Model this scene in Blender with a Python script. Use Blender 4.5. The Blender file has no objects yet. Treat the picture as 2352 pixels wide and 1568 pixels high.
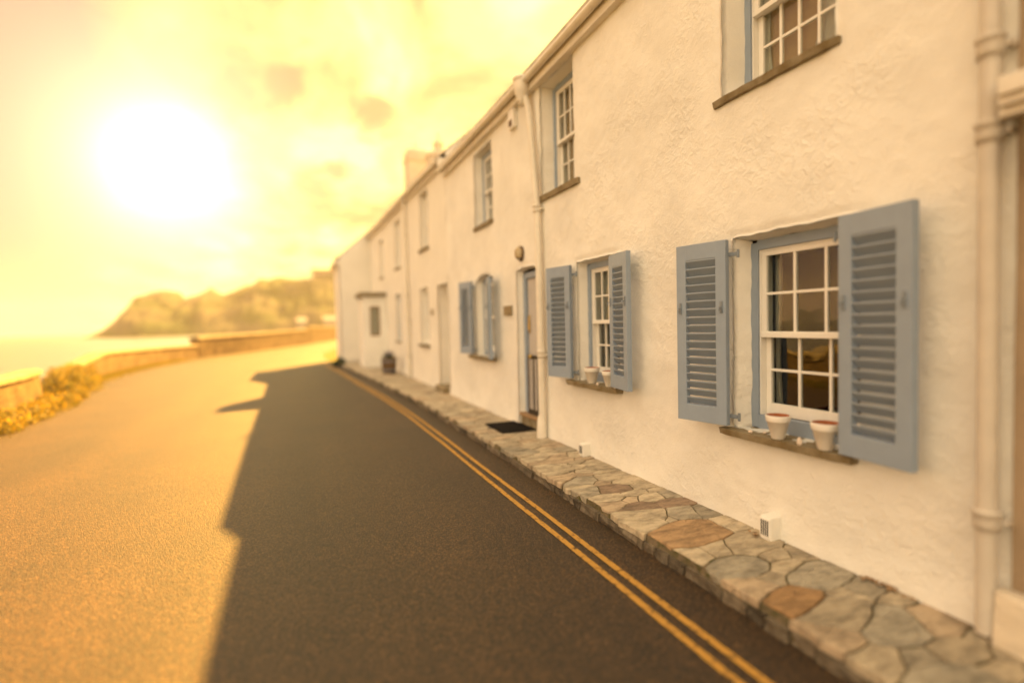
import bpy, bmesh, math, random
from math import radians, sin, cos, tan, pi, sqrt, hypot
from mathutils import Vector, Matrix, noise
random.seed(7)
S = bpy.context.scene
C = S.collection
# ------------------------------------------------------------------ camera
YAW, PITCH, ROLL = radians(22.9), -radians(2.14), radians(1.4)
Fw = Vector((sin(YAW)*cos(PITCH), cos(YAW)*cos(PITCH), sin(PITCH)))
R0 = Vector((cos(YAW), -sin(YAW), 0)); U0 = R0.cross(Fw)
Rt = R0*cos(ROLL) - U0*sin(ROLL); Up = U0*cos(ROLL) + R0*sin(ROLL)
cam = bpy.data.objects.new('camera', bpy.data.cameras.new('camera')); C.objects.link(cam)
m = Matrix((Rt, Up, -Fw)).transposed().to_4x4(); m.translation = (-3.08, 0, 1.5)
cam.matrix_world = m
cam.data.sensor_width = 36; cam.data.lens = 1150/2352*36
cam.data.clip_end = 8000; cam.data.clip_start = .05
cam.data.dof.use_dof = True; cam.data.dof.focus_distance = 4.4
cam.data.dof.aperture_fstop = .255
S.camera = cam
# ------------------------------------------------------------------ exposure, render
S.view_settings.view_transform = 'Standard'; S.view_settings.look = 'None'
S.view_settings.exposure = 3.0; S.view_settings.gamma = 1
S.render.engine = 'CYCLES'
S.cycles.use_denoising = True
S.cycles.volume_bounces = 1; S.cycles.max_bounces = 8
S.cycles.volume_step_rate = 5
# ------------------------------------------------------------------ sun
SUN_AZ, SUN_EL = radians(31), radians(37.6)       # azimuth measured from +Y towards +X
sdir = Vector((sin(SUN_AZ)*cos(SUN_EL), cos(SUN_AZ)*cos(SUN_EL), sin(SUN_EL)))
sl = bpy.data.lights.new('sun', 'SUN'); sl.energy = 5.0; sl.angle = radians(.6); sl.color = (1, .53, .10)
so = bpy.data.objects.new('sun', sl); C.objects.link(so)
so.rotation_euler = sdir.to_track_quat('Z', 'Y').to_euler(); so.location = (20, 40, 30)
# ------------------------------------------------------------------ world
W = bpy.data.worlds.new('World'); S.world = W; W.use_nodes = True
nt = W.node_tree; nt.nodes.clear()
def N(t, **k):
    n = nt.nodes.new(t)
    for a, b in k.items(): setattr(n, a, b)
    return n
def L(a, b): nt.links.new(a, b)
def math_(op, a, b=None, clamp=False):
    n = N('ShaderNodeMath', operation=op, use_clamp=clamp)
    for i, v in enumerate((a, b)):
        if v is None: continue
        if isinstance(v, (int, float)): n.inputs[i].default_value = v
        else: L(v, n.inputs[i])
    return n.outputs[0]
def mix_(f, a, b, mode='MIX'):
    n = N('ShaderNodeMix', data_type='RGBA', blend_type=mode)
    for i, v in ((0, f), (6, a), (7, b)):
        if isinstance(v, tuple): n.inputs[i].default_value = (*v, 1)
        elif isinstance(v, (int, float)): n.inputs[i].default_value = v
        else: L(v, n.inputs[i])
    return n.outputs[2]
def lobe(d, p):
    n = N('ShaderNodeVectorMath', operation='DOT_PRODUCT'); L(dirn, n.inputs[0])
    n.inputs[1].default_value = Vector(d).normalized()
    return math_('POWER', math_('MAXIMUM', n.outputs['Value'], 0.0), p)
tc = N('ShaderNodeTexCoord'); dirn = tc.outputs['Generated']
sky = N('ShaderNodeTexSky'); sky.sky_type = 'NISHITA'; sky.sun_disc = False
sky.sun_elevation = SUN_EL; sky.sun_rotation = SUN_AZ
skyc = mix_(1.0, sky.outputs[0], (.0004, .0004, .0004), 'MULTIPLY')
sep = N('ShaderNodeSeparateXYZ'); L(dirn, sep.inputs[0])
zz = math_('MAXIMUM', sep.outputs[2], 0.0)
G = (-.185, .95, .262)                                   # the bright veil low over the sea
wide = lobe(G, 2.2); mid = lobe(G, 14); core = lobe(G, 420); soft = lobe(G, 75); hot = lobe((.30, .83, .47), 7)
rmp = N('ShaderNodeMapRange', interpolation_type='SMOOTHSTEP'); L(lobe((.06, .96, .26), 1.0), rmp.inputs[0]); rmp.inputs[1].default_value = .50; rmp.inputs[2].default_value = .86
col = mix_(rmp.outputs[0], (.68, .53, .355), (.33, .275, .075))  # unseen sky outside the view is made brighter to light the house walls
col = mix_(math_('MULTIPLY', mid, 1.0), col, (.42, .36, .085))
col = mix_(math_('MULTIPLY', hot, .75, True), col, (.38, .34, .13))
# low band near the horizon is paler and pinker
hz = math_('POWER', math_('SUBTRACT', 1.0, math_('MULTIPLY', zz, 2.6, True), True), 3.0)
col = mix_(math_('MULTIPLY', hz, .55), col, (.38, .31, .175))
# clouds in layers: direction projected on a high plane
pj = N('ShaderNodeVectorMath', operation='DIVIDE'); L(dirn, pj.inputs[0])
cb = N('ShaderNodeCombineXYZ'); dz = math_('ADD', zz, .10)
for i in range(3): L(dz, cb.inputs[i])
L(cb.outputs[0], pj.inputs[1])
mp = N('ShaderNodeMapping'); L(pj.outputs[0], mp.inputs[0]); mp.inputs['Scale'].default_value = (1.0, .55, 0); mp.inputs['Location'].default_value = (.35, .2, 0)
mp.inputs['Rotation'].default_value = (0, 0, radians(-18))
nz = N('ShaderNodeTexNoise'); L(mp.outputs[0], nz.inputs['Vector']); nz.inputs['Scale'].default_value = 2.6; nz.inputs['Detail'].default_value = 7; nz.inputs['Roughness'].default_value = .56; nz.inputs['Distortion'].default_value = .35
cr = N('ShaderNodeValToRGB'); L(nz.outputs[0], cr.inputs[0]); cr.color_ramp.elements[0].position = .49; cr.color_ramp.elements[1].position = .64
cl = cr.outputs[0]
cr2 = N('ShaderNodeValToRGB'); L(nz.outputs[0], cr2.inputs[0]); cr2.color_ramp.elements[0].position = .46; cr2.color_ramp.elements[0].color = (1, 1, 1, 1); cr2.color_ramp.elements[1].position = .30; cr2.color_ramp.elements[1].color = (0, 0, 0, 1)
cr2.color_ramp.elements[0].position = .34; cr2.color_ramp.elements[0].color = (1, 1, 1, 1); cr2.color_ramp.elements[1].position = .46; cr2.color_ramp.elements[1].color = (0, 0, 0, 1)
col = mix_(math_('MULTIPLY', cl, .95), col, (.190, .118, .050))
col = mix_(math_('MULTIPLY', cr2.outputs[0], .8), col, (.40, .37, .19))
# separate cloud banks, broken up by the same kind of noise
bank = None
for d, p, k in (((.135, .92, .375), 1100, 1.0), ((.035, .965, .235), 900, 1.05), ((-.005, .90, .42), 1500, .7), ((-.375, .925, .125), 130, 1.3), ((-.40, .86, .34), 60, .62), ((.075, .955, .28), 2400, .8), ((-.28, .955, .075), 500, .7)):
    v = math_('MULTIPLY', lobe(d, p), k); bank = v if bank is None else math_('MAXIMUM', bank, v)
n4 = N('ShaderNodeTexNoise'); mp4 = N('ShaderNodeMapping'); L(dirn, mp4.inputs[0]); mp4.inputs['Scale'].default_value = (1, 1, 2.2); L(mp4.outputs[0], n4.inputs['Vector']); n4.inputs['Scale'].default_value = 7; n4.inputs['Detail'].default_value = 7; n4.inputs['Roughness'].default_value = .6; n4.inputs['Distortion'].default_value = .6
bk = N('ShaderNodeMapRange', interpolation_type='SMOOTHSTEP'); L(math_('ADD', bank, math_('MULTIPLY', math_('SUBTRACT', n4.outputs[0], .5), 3.8)), bk.inputs[0]); bk.inputs[1].default_value = .40; bk.inputs[2].default_value = 1.15
col = mix_(math_('MULTIPLY', bk.outputs[0], .88), col, (.190, .118, .056))
# pink on the far left of the sky
pk = lobe((-.66, .70, .28), 10)
col = mix_(math_('MULTIPLY', pk, 3.0, True), col, (.205, .112, .078))
glow = mix_(1.0, mix_(core, (0, 0, 0), (.5, .47, .33)), mix_(soft, (0, 0, 0), (.24, .23, .13)), 'ADD')
col = mix_(1.0, col, glow, 'ADD')
col = mix_(1.0, col, skyc, 'ADD')
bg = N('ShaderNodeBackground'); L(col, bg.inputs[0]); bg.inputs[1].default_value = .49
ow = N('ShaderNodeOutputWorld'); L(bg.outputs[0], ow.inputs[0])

# ------------------------------------------------------------------ materials
def mat(name, base, rough=.7, var=.0, vscale=3.0, bump=0.0, bscale=40.0, bdist=.01, spec=.5, metal=0.0, col2=None, detail=6, vcol=False, c2pos=(.4, .65), bump2=None, stretch=(1, 1, 1), patch=False):
    M = bpy.data.materials.new(name); M.use_nodes = True
    t = M.node_tree; b = t.nodes['Principled BSDF']
    b.inputs['Roughness'].default_value = rough; b.inputs['Metallic'].default_value = metal
    b.inputs['Specular IOR Level'].default_value = spec
    n_ = t.nodes.new; lk = t.links.new
    tco = n_('ShaderNodeTexCoord'); mpp = n_('ShaderNodeMapping'); lk(tco.outputs['Object'], mpp.inputs[0]); mpp.inputs['Scale'].default_value = stretch
    vec = mpp.outputs[0]
    c2 = col2 if col2 else tuple(max(0, x*(1-var)) for x in base)
    nn = n_('ShaderNodeTexNoise'); nn.inputs['Scale'].default_value = vscale; nn.inputs['Detail'].default_value = detail; nn.inputs['Roughness'].default_value = .62
    lk(vec, nn.inputs['Vector'])
    rp = n_('ShaderNodeValToRGB'); rp.color_ramp.elements[0].position = c2pos[0]; rp.color_ramp.elements[1].position = c2pos[1]
    rp.color_ramp.elements[0].color = (*base, 1); rp.color_ramp.elements[1].color = (*c2, 1)
    lk(nn.outputs[0], rp.inputs[0]); out = rp.outputs[0]
    if vcol:
        at = n_('ShaderNodeVertexColor'); at.layer_name = 'col'
        mx = n_('ShaderNodeMix'); mx.data_type = 'RGBA'; mx.blend_type = 'MULTIPLY'; mx.inputs[0].default_value = 1
        lk(at.outputs[0], mx.inputs[6]); lk(out, mx.inputs[7]); out = mx.outputs[2]
    lk(out, b.inputs['Base Color'])
    if bump:
        bn = n_('ShaderNodeTexNoise'); bn.inputs['Scale'].default_value = bscale; bn.inputs['Detail'].default_value = 5
        lk(vec, bn.inputs['Vector'])
        bp = n_('ShaderNodeBump'); bp.inputs['Strength'].default_value = bump; bp.inputs['Distance'].default_value = bdist
        lk(bn.outputs[0], bp.inputs['Height']); lk(bp.outputs[0], b.inputs['Normal'])
        if bump2:
            b2 = n_('ShaderNodeTexNoise'); b2.inputs['Scale'].default_value = bump2[0]; b2.inputs['Detail'].default_value = 3; b2.inputs['Distortion'].default_value = .6
            lk(vec, b2.inputs['Vector'])
            rr = n_('ShaderNodeValToRGB'); rr.color_ramp.elements[0].position = .45; rr.color_ramp.elements[1].position = .62; lk(b2.outputs[0], rr.inputs[0])
            if patch:
                pn = n_('ShaderNodeTexNoise'); pn.inputs['Scale'].default_value = 1.6; pn.inputs['Detail'].default_value = 3; lk(vec, pn.inputs['Vector'])
                pr = n_('ShaderNodeValToRGB'); pr.color_ramp.elements[0].position = .40; pr.color_ramp.elements[1].position = .62; lk(pn.outputs[0], pr.inputs[0])
                pm = n_('ShaderNodeMath'); pm.operation = 'MULTIPLY'; lk(rr.outputs[0], pm.inputs[0]); lk(pr.outputs[0], pm.inputs[1]); rr = pm
            bq = n_('ShaderNodeBump'); bq.inputs['Strength'].default_value = bump2[1]; bq.inputs['Distance'].default_value = bump2[2]
            lk(rr.outputs[0], bq.inputs['Height']); lk(bp.outputs[0], bq.inputs['Normal']); lk(bq.outputs[0], b.inputs['Normal'])
    return M
M = {}
M['stucco'] = mat('white_stucco', (.80, .78, .725), .85, .13, 1.0, .30, 60, .010, .25, bump2=(20, .55, .006), patch=True)
M['stucco_b'] = mat('cream_stucco', (.78, .75, .68), .85, .08, 1.1, .25, 45, .010, .25, bump2=(18, .3, .006), patch=True)
M['stucco_tan'] = mat('tan_stucco', (.36, .27, .18), .9, .25, 1.6, .5, 35, .012, .2)
M['blue'] = mat('blue_grey_paint', (.26, .320, .41), .45, .06, 8, .12, 90, .003, .4)
M['pipe_grey'] = mat('grey_pipe_paint', (.57, .52, .45), .4, .10, 6, .15, 50, .004, .4)
M['white'] = mat('white_gloss_paint', (.80, .78, .73), .35, .05, 9, .1, 60, .003, .4)
M['pipe'] = mat('cream_pipe_paint', (.74, .69, .60), .4, .10, 6, .15, 50, .004, .4)
M['slate'] = mat('slate_sill', (.27, .225, .145), .75, .45, 7, .5, 40, .01, .3, col2=(.17, .125, .06))
M['roof'] = mat('slate_roof', (.55, .47, .36), .7, .4, 5, .5, 20, .02, .4)
M['curtain'] = mat('curtain_cloth', (.62, .58, .50), .9, .1, 10, .4, 12, .02, .1, stretch=(1, 6, .3))
M['painted_pane_light'] = mat('painted_sky_reflection', (.50, .34, .17), .85, .12, 5, .3, 80, .003, .2)  # tan colour standing in for sky reflected in the upper panes
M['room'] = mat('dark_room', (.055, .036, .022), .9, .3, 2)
M['grey'] = mat('pale_grey_paint', (.48, .46, .44), .5, .08, 7, .15, 50, .003, .4)
M['black'] = mat('black_paint', (.012, .010, .010), .35, .2, 8, .1, 60, .003, .5)
M['brass'] = mat('brass', (.55, .38, .13), .35, .3, 12, .1, 60, .003, .5, metal=1)
M['iron'] = mat('painted_iron', (.20, .235, .28), .5, .2, 20, .2, 90, .002, .4)
M['matcloth'] = mat('door_mat', (.014, .012, .011), 1, .3, 60, .9, 300, .01, .1)
M['terra'] = mat('terracotta', (.36, .115, .045), .85, .25, 20, .3, 70, .003, .2)
M['potpaint'] = mat('chalky_pot_paint', (.80, .76, .70), .8, .10, 16, .4, 90, .003, .2)
M['shell'] = mat('sea_shell', (.74, .62, .52), .5, .25, 60, .4, 80, .003, .4)
M['stone'] = mat('flagstone', (1, 1, 1), .70, .48, 7, .9, 30, .012, .35, vcol=True, bump2=(6, .9, .009), stretch=(1, 2.2, 1))
M['bed'] = mat('dark_mortar', (.17, .13, .085), .95, .4, 14, .9, 60, .015, .1, col2=(.07, .07, .03))
M['wood'] = mat('old_wood', (.34, .22, .12), .7, .35, 5, .4, 60, .004, .3, stretch=(1, .3, 6))
M['oak'] = mat('dark_oak', (.14, .085, .045), .75, .4, 8, .5, 60, .006, .3)
M['line'] = mat('yellow_road_paint', (.46, .25, .050), .75, .25, 22, .8, 160, .006, .3, col2=(.10, .06, .028), c2pos=(.52, .68))
M['headland'] = mat('headland_scrub', (.026, .045, .018), .95, .3, .02, .6, .16, 4, .1, col2=(.062, .060, .045), detail=8, c2pos=(.42, .58))
M['wallstone'] = mat('sea_wall_stone', (.17, .115, .06), .9, .45, 2.2, .9, 9, .05, .2)
M['coping'] = mat('coping_stone', (.30, .23, .13), .85, .3, 3, .7, 14, .03, .3)
M['leaf'] = mat('shrub_leaf', (.13, .12, .028), .6, .5, 4, col2=(.28, .20, .04))
M['leafd'] = mat('dark_leaf', (.035, .055, .015), .6, .4, 6)
M['petal'] = mat('yellow_petal', (.55, .34, .02), .6, .2, 9)
M['lav'] = mat('lavender_flower', (.25, .21, .34), .7, .2, 9)
M['weathered'] = mat('weathered_render', (.66, .58, .46), .9, .2, 2.5, .5, 14, .03, .2)
M['land'] = mat('rough_grass', (.11, .11, .035), .95, .4, .8, .8, 12, .04, .1, col2=(.19, .15, .06))
M['pale'] = mat('pale_render', (.20, .18, .16), .8, .1, .2)
for k in ('leaf', 'petal'):
    t = M[k].node_tree; b = t.nodes['Principled BSDF']; tl = t.nodes.new('ShaderNodeBsdfTranslucent'); ms = t.nodes.new('ShaderNodeMixShader'); ms.inputs[0].default_value = .5
    t.links.new(b.inputs['Base Color'].links[0].from_socket, tl.inputs[0]); t.links.new(b.outputs[0], ms.inputs[1]); t.links.new(tl.outputs[0], ms.inputs[2])
    t.links.new(ms.outputs[0], t.nodes['Material Output'].inputs[0])
# asphalt: speckled chippings
A = bpy.data.materials.new('asphalt'); A.use_nodes = True; t = A.node_tree; b = t.nodes['Principled BSDF']
n_ = t.nodes.new; lk = t.links.new
tco = n_('ShaderNodeTexCoord')
vo = n_('ShaderNodeTexVoronoi'); vo.inputs['Scale'].default_value = 105; lk(tco.outputs['Object'], vo.inputs['Vector'])
ra = n_('ShaderNodeValToRGB'); ra.color_ramp.elements[0].position = 0; ra.color_ramp.elements[1].position = 1
ra.color_ramp.elements[0].color = (.010, .006, .003, 1); ra.color_ramp.elements[1].color = (.105, .056, .022, 1)
e = ra.color_ramp.elements.new(.55); e.color = (.024, .0125, .0048, 1)
sp = n_('ShaderNodeSeparateColor'); lk(vo.outputs['Color'], sp.inputs[0]); lk(sp.outputs[0], ra.inputs[0])
n2 = n_('ShaderNodeTexNoise'); n2.inputs['Scale'].default_value = .9; n2.inputs['Detail'].default_value = 5; lk(tco.outputs['Object'], n2.inputs['Vector'])
r2 = n_('ShaderNodeValToRGB'); r2.color_ramp.elements[0].position = .3; r2.color_ramp.elements[0].color = (.80, .80, .80, 1); r2.color_ramp.elements[1].position = .7; r2.color_ramp.elements[1].color = (1.2, 1.16, 1.1, 1); lk(n2.outputs[0], r2.inputs[0])
# worn wheel tracks: long soft stripes along the street
mpt = n_('ShaderNodeMapping'); lk(tco.outputs['Object'], mpt.inputs[0]); mpt.inputs['Scale'].default_value = (1.1, .05, 1)
n3 = n_('ShaderNodeTexNoise'); n3.inputs['Scale'].default_value = 1.0; n3.inputs['Detail'].default_value = 3; lk(mpt.outputs[0], n3.inputs['Vector'])
r3 = n_('ShaderNodeValToRGB'); r3.color_ramp.elements[0].position = .38; r3.color_ramp.elements[0].color = (.85, .85, .85, 1); r3.color_ramp.elements[1].position = .62; r3.color_ramp.elements[1].color = (1.12, 1.12, 1.12, 1); lk(n3.outputs[0], r3.inputs[0])
mx = n_('ShaderNodeMix'); mx.data_type = 'RGBA'; mx.blend_type = 'MULTIPLY'; mx.inputs[0].default_value = 1; lk(ra.outputs[0], mx.inputs[6]); lk(r2.outputs[0], mx.inputs[7])
mx2 = n_('ShaderNodeMix'); mx2.data_type = 'RGBA'; mx2.blend_type = 'MULTIPLY'; mx2.inputs[0].default_value = 1; lk(mx.outputs[2], mx2.inputs[6]); lk(r3.outputs[0], mx2.inputs[7])
lk(mx2.outputs[2], b.inputs['Base Color']); b.inputs['Roughness'].default_value = .56; b.inputs['Specular IOR Level'].default_value = .5
bp = n_('ShaderNodeBump'); bp.inputs['Strength'].default_value = .55; bp.inputs['Distance'].default_value = .006
mt = n_('ShaderNodeMath'); mt.operation = 'MULTIPLY'; lk(vo.outputs['Distance'], mt.inputs[0]); mt.inputs[1].default_value = -1.0
ad = n_('ShaderNodeMath'); ad.operation = 'ADD'; lk(mt.outputs[0], ad.inputs[0]); lk(sp.outputs[1], ad.inputs[1])
lk(ad.outputs[0], bp.inputs['Height']); lk(bp.outputs[0], b.inputs['Normal'])
M['asphalt'] = A
# water
Wm = bpy.data.materials.new('sea_water'); Wm.use_nodes = True; t = Wm.node_tree; b = t.nodes['Principled BSDF']
b.inputs['Base Color'].default_value = (.10, .105, .085, 1); b.inputs['Roughness'].default_value = .28; b.inputs['IOR'].default_value = 1.33; b.inputs['Specular IOR Level'].default_value = .9
n_ = t.nodes.new; lk = t.links.new
tco = n_('ShaderNodeTexCoord'); mpt = n_('ShaderNodeMapping'); mpt.inputs['Scale'].default_value = (.25, .6, 1); lk(tco.outputs['Object'], mpt.inputs[0])
nn = n_('ShaderNodeTexNoise'); nn.inputs['Scale'].default_value = .6; nn.inputs['Detail'].default_value = 6; lk(mpt.outputs[0], nn.inputs['Vector'])
bp = n_('ShaderNodeBump'); bp.inputs['Strength'].default_value = .5; bp.inputs['Distance'].default_value = .35; lk(nn.outputs[0], bp.inputs['Height']); lk(bp.outputs[0], b.inputs['Normal'])
M['water'] = Wm
# glass: reflects by fresnel, otherwise clear
Gm = bpy.data.materials.new('window_glass'); Gm.use_nodes = True; t = Gm.node_tree; t.nodes.clear()
n_ = t.nodes.new; lk = t.links.new
tr = n_('ShaderNodeBsdfTransparent'); tr.inputs[0].default_value = (.86, .88, .86, 1)
gl = n_('ShaderNodeBsdfGlossy'); gl.inputs['Roughness'].default_value = .02
fr = n_('ShaderNodeFresnel'); ge = n_('ShaderNodeNewGeometry'); mr = n_('ShaderNodeMapRange'); lk(ge.outputs['Backfacing'], mr.inputs[0]); mr.inputs[3].default_value = 1.6; mr.inputs[4].default_value = 1/1.6; lk(mr.outputs[0], fr.inputs[0])
nn = n_('ShaderNodeTexNoise'); nn.inputs['Scale'].default_value = 3.5; tco = n_('ShaderNodeTexCoord'); lk(tco.outputs['Object'], nn.inputs['Vector'])
bp = n_('ShaderNodeBump'); bp.inputs['Strength'].default_value = .12; bp.inputs['Distance'].default_value = .03; lk(nn.outputs[0], bp.inputs['Height']); lk(bp.outputs[0], gl.inputs['Normal'])
mm = n_('ShaderNodeMixShader'); lk(fr.outputs[0], mm.inputs[0]); lk(tr.outputs[0], mm.inputs[1]); lk(gl.outputs[0], mm.inputs[2])
oo = n_('ShaderNodeOutputMaterial'); lk(mm.outputs[0], oo.inputs[0]); M['glass'] = Gm
# lamp glass
M['lampglass'] = mat('frosted_lamp_glass', (.55, .48, .36), .25, .1, 6, .1, 30, .004, .6)

# ------------------------------------------------------------------ mesh helpers
class MB:
    def __init__(s): s.v = []; s.f = []; s.c = []; s.smooth = []
    def add(s, vs, fs, col=None, smooth=False):
        o = len(s.v); s.v += [tuple(v) for v in vs]
        for f in fs: s.f.append([i+o for i in f]); s.c.append(col); s.smooth.append(smooth)
    def box(s, x0, x1, y0, y1, z0, z1, col=None):
        vs = [(x, y, z) for x in (x0, x1) for y in (y0, y1) for z in (z0, z1)]
        s.add(vs, [(0, 1, 3, 2), (4, 6, 7, 5), (0, 4, 5, 1), (2, 3, 7, 6), (0, 2, 6, 4), (1, 5, 7, 3)], col)
    def bbox(s, x0, x1, y0, y1, z0, z1, b=.004):      # bevelled box
        bm = bmesh.new(); bmesh.ops.create_cube(bm, size=1)
        for v in bm.verts: v.co = Vector(((x0+x1)/2+v.co.x*(x1-x0), (y0+y1)/2+v.co.y*(y1-y0), (z0+z1)/2+v.co.z*(z1-z0)))
        bmesh.ops.bevel(bm, geom=bm.edges[:], offset=b, segments=2, affect='EDGES', profile=.6)
        s.addbm(bm)
    def addbm(s, bm, smooth=False):
        bm.verts.index_update()
        s.add([v.co[:] for v in bm.verts], [[v.index for v in f.verts] for f in bm.faces], None, smooth); bm.free()
    def tube(s, pts, rad, n=14, cap=True, smooth=True):
        pts = [Vector(p) for p in pts]; rings = []
        if not isinstance(rad, (list, tuple)): rad = [rad]*len(pts)
        prev = None
        for i, p in enumerate(pts):
            d = (pts[min(i+1, len(pts)-1)]-pts[max(i-1, 0)]).normalized()
            if prev is None: a = d.orthogonal().normalized()
            else: a = (prev - d*prev.dot(d)).normalized()
            prev = a; bb = d.cross(a)
            rings.append([p+(a*cos(2*pi*k/n)+bb*sin(2*pi*k/n))*rad[i] for k in range(n)])
        vs = [q for r in rings for q in r]; fs = []
        for i in range(len(pts)-1):
            for k in range(n): fs.append((i*n+k, i*n+(k+1) % n, (i+1)*n+(k+1) % n, (i+1)*n+k))
        s.add(vs, fs, None, smooth)
        if cap: s.add(rings[0], [list(range(n))[::-1]]); s.add(rings[-1], [list(range(n))])
    def lathe(s, prof, loc, n=24, smooth=True, ax=(0, 0, 1)):
        q = Vector(ax).to_track_quat('Z', 'Y'); loc = Vector(loc); vs = []; fs = []
        for r, z in prof:
            for k in range(n): vs.append(loc+q @ Vector((r*cos(2*pi*k/n), r*sin(2*pi*k/n), z)))
        for i in range(len(prof)-1):
            for k in range(n): fs.append((i*n+k, i*n+(k+1) % n, (i+1)*n+(k+1) % n, (i+1)*n+k))
        s.add(vs, fs, None, smooth)
    def build(s, name, material, parent=None, off=None):
        off = off if off is not None else (worldloc(parent) if parent else Vector((0, 0, 0)))
        me = bpy.data.meshes.new(name)
        me.from_pydata([(v[0]-off[0], v[1]-off[1], v[2]-off[2]) for v in s.v], [], s.f)
        me.materials.append(material)
        if any(c is not None for c in s.c):
            ca = me.color_attributes.new('col', 'FLOAT_COLOR', 'CORNER')
            for p in me.polygons:
                c = s.c[p.index] or (1, 1, 1)
                for li in p.loop_indices: ca.data[li].color = (*c, 1)
        me.polygons.foreach_set('use_smooth', s.smooth)
        me.update()
        o = bpy.data.objects.new(name, me); C.objects.link(o)
        if parent: o.parent = parent
        else: o.location = off
        return o
LOC = {}
def worldloc(o):
    while o.parent: o = o.parent
    return Vector(LOC.get(o.name, (0, 0, 0)))
def tag(o, label=None, cat=None, group=None, kind=None):
    if label: o['label'] = label
    if cat: o['category'] = cat
    if group: o['group'] = group
    if kind: o['kind'] = kind
    return o
def thing(name, loc, label, cat, group=None):
    o = bpy.data.objects.new(name, None); C.objects.link(o); o.location = loc; LOC[o.name] = loc
    o.empty_display_size = .2
    return tag(o, label, cat, group)
def single(mb, name, material, loc, label, cat, group=None):      # a thing that is one mesh
    o = mb.build(name, material, None, Vector(loc)); return tag(o, label, cat, group)
def fb(y, z, s, a, sd=0.0): return noise.noise(Vector((y*s+sd, z*s, sd*1.7)))*a

# ------------------------------------------------------------------ walls
GZ = -.07                                                # pavement level at the wall
def wall_mesh(y0, y1, z0, top, holes, cell, seed, x=0.0, amp=1.0, axis=None):
    """A hand-rendered wall in the plane x=const; holes: dict(y0,y1,z0,z1,d,splay,arch).  top: (z at y0, z at y1)."""
    def lin(a, b, st):
        n = max(1, int(round((b-a)/st))); return [a+(b-a)*i/n for i in range(n)]
    yb = sorted(set([y0, y1]+[h[k] for h in holes for k in ('y0', 'y1')])); zb = sorted(set([z0, min(top)]+[h[k] for h in holes for k in ('z0', 'z1')]))
    Y = sum((lin(a, b, cell) for a, b in zip(yb, yb[1:])), [])+[yb[-1]]
    Z = sum((lin(a, b, cell) for a, b in zip(zb, zb[1:])), [])+[zb[-1]]
    def inh(y, z):
        for h in holes:
            if h['y0']-1e-6 < y < h['y1']+1e-6 and h['z0']-1e-6 < z < h['z1']+1e-6: return h
    mb = MB(); idx = {}
    def pt(y, z):
        k = (round(y, 5), round(z, 5))
        if k in idx: return idx[k]
        f = (z-z0)/(min(top)-z0); tz = top[0]+(top[1]-top[0])*(y-y0)/(y1-y0)
        zz = z + (tz-min(top))*max(0, (z-(min(top)-.3))/.3)
        yy = y
        dx = fb(y, z, 1.1, .012*amp, seed)+fb(y, z, 4.5, .007*amp, seed+5)+fb(y, z, 16, .0045*amp, seed+9)+fb(y, z, 38, .0025*amp, seed+3)
        for h in holes:                      # soft, uneven opening edges
            if h['y0']-.04 < y < h['y1']+.04 and h['z0']-.04 < z < h['z1']+.04:
                if 1: yy += fb(y, z, 9, .008, seed+2); zz += fb(y, z, 9, .012, seed+4)
                dx += .008
            a = h.get('arch', 0)
            if a and h['y0']-.1 <= y <= h['y1']+.1:
                t = 1-((y-(h['y0']+h['y1'])/2)/((h['y1']-h['y0'])/2))**2
                fall = max(0, 1-abs(z-h['z1'])/.25)
                if z > (h['z0']+h['z1'])/2: zz += a*max(t, 0)*fall
        base = max(0, .35-(z-z0))/.35
        dx -= .02*base*base*amp
        if z <= z0+1e-6: zz -= .04
        idx[k] = len(mb.v); mb.v.append((x+dx, yy, zz)); return idx[k]
    for i in range(len(Y)-1):
        for j in range(len(Z)-1):
            if inh((Y[i]+Y[i+1])/2, (Z[j]+Z[j+1])/2): continue
            mb.f.append([pt(Y[i], Z[j]), pt(Y[i+1], Z[j]), pt(Y[i+1], Z[j+1]), pt(Y[i], Z[j+1])][::-1]); mb.c.append(None); mb.smooth.append(True)
    for h in holes:                          # reveals
        ys = [y for y in Y if h['y0']-1e-6 <= y <= h['y1']+1e-6]; zs = [z for z in Z if h['z0']-1e-6 <= z <= h['z1']+1e-6]
        loop = [(y, zs[0]) for y in ys]+[(ys[-1], z) for z in zs[1:]]+[(y, zs[-1]) for y in ys[::-1][1:]]+[(ys[0], z) for z in zs[::-1][1:-1]]
        st = 4; ring0 = [pt(*p) for p in loop]; prev = ring0; yc = (h['y0']+h['y1'])/2; zc = (h['z0']+h['z1'])/2
        sp = h.get('splay', .04)
        for s_ in range(1, st+1):
            f = s_/st; ring = []
            for (y, z), i0 in zip(loop, ring0):
                v = mb.v[i0]
                ey = (1 if y < yc else -1) if (abs(y-ys[0]) < 1e-6 or abs(y-ys[-1]) < 1e-6) else 0
                ez = -1 if abs(z-zs[-1]) < 1e-6 else 0
                nzv = fb(y*3+f, z*3, 4, .004, seed+f)
                ring.append(len(mb.v)); r = .012*(1-(1-f)**2) 
                mb.v.append((v[0]*(1-f)+(x+h['d'])*f, v[1]+ey*(sp*f)+nzv, v[2]+ez*(sp*.5*f)+nzv))
            n = len(loop)
            for k in range(n):
                mb.f.append([prev[k], prev[(k+1) % n], ring[(k+1) % n], ring[k]]); mb.c.append(None); mb.smooth.append(True)
            prev = ring
    return mb

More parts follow.
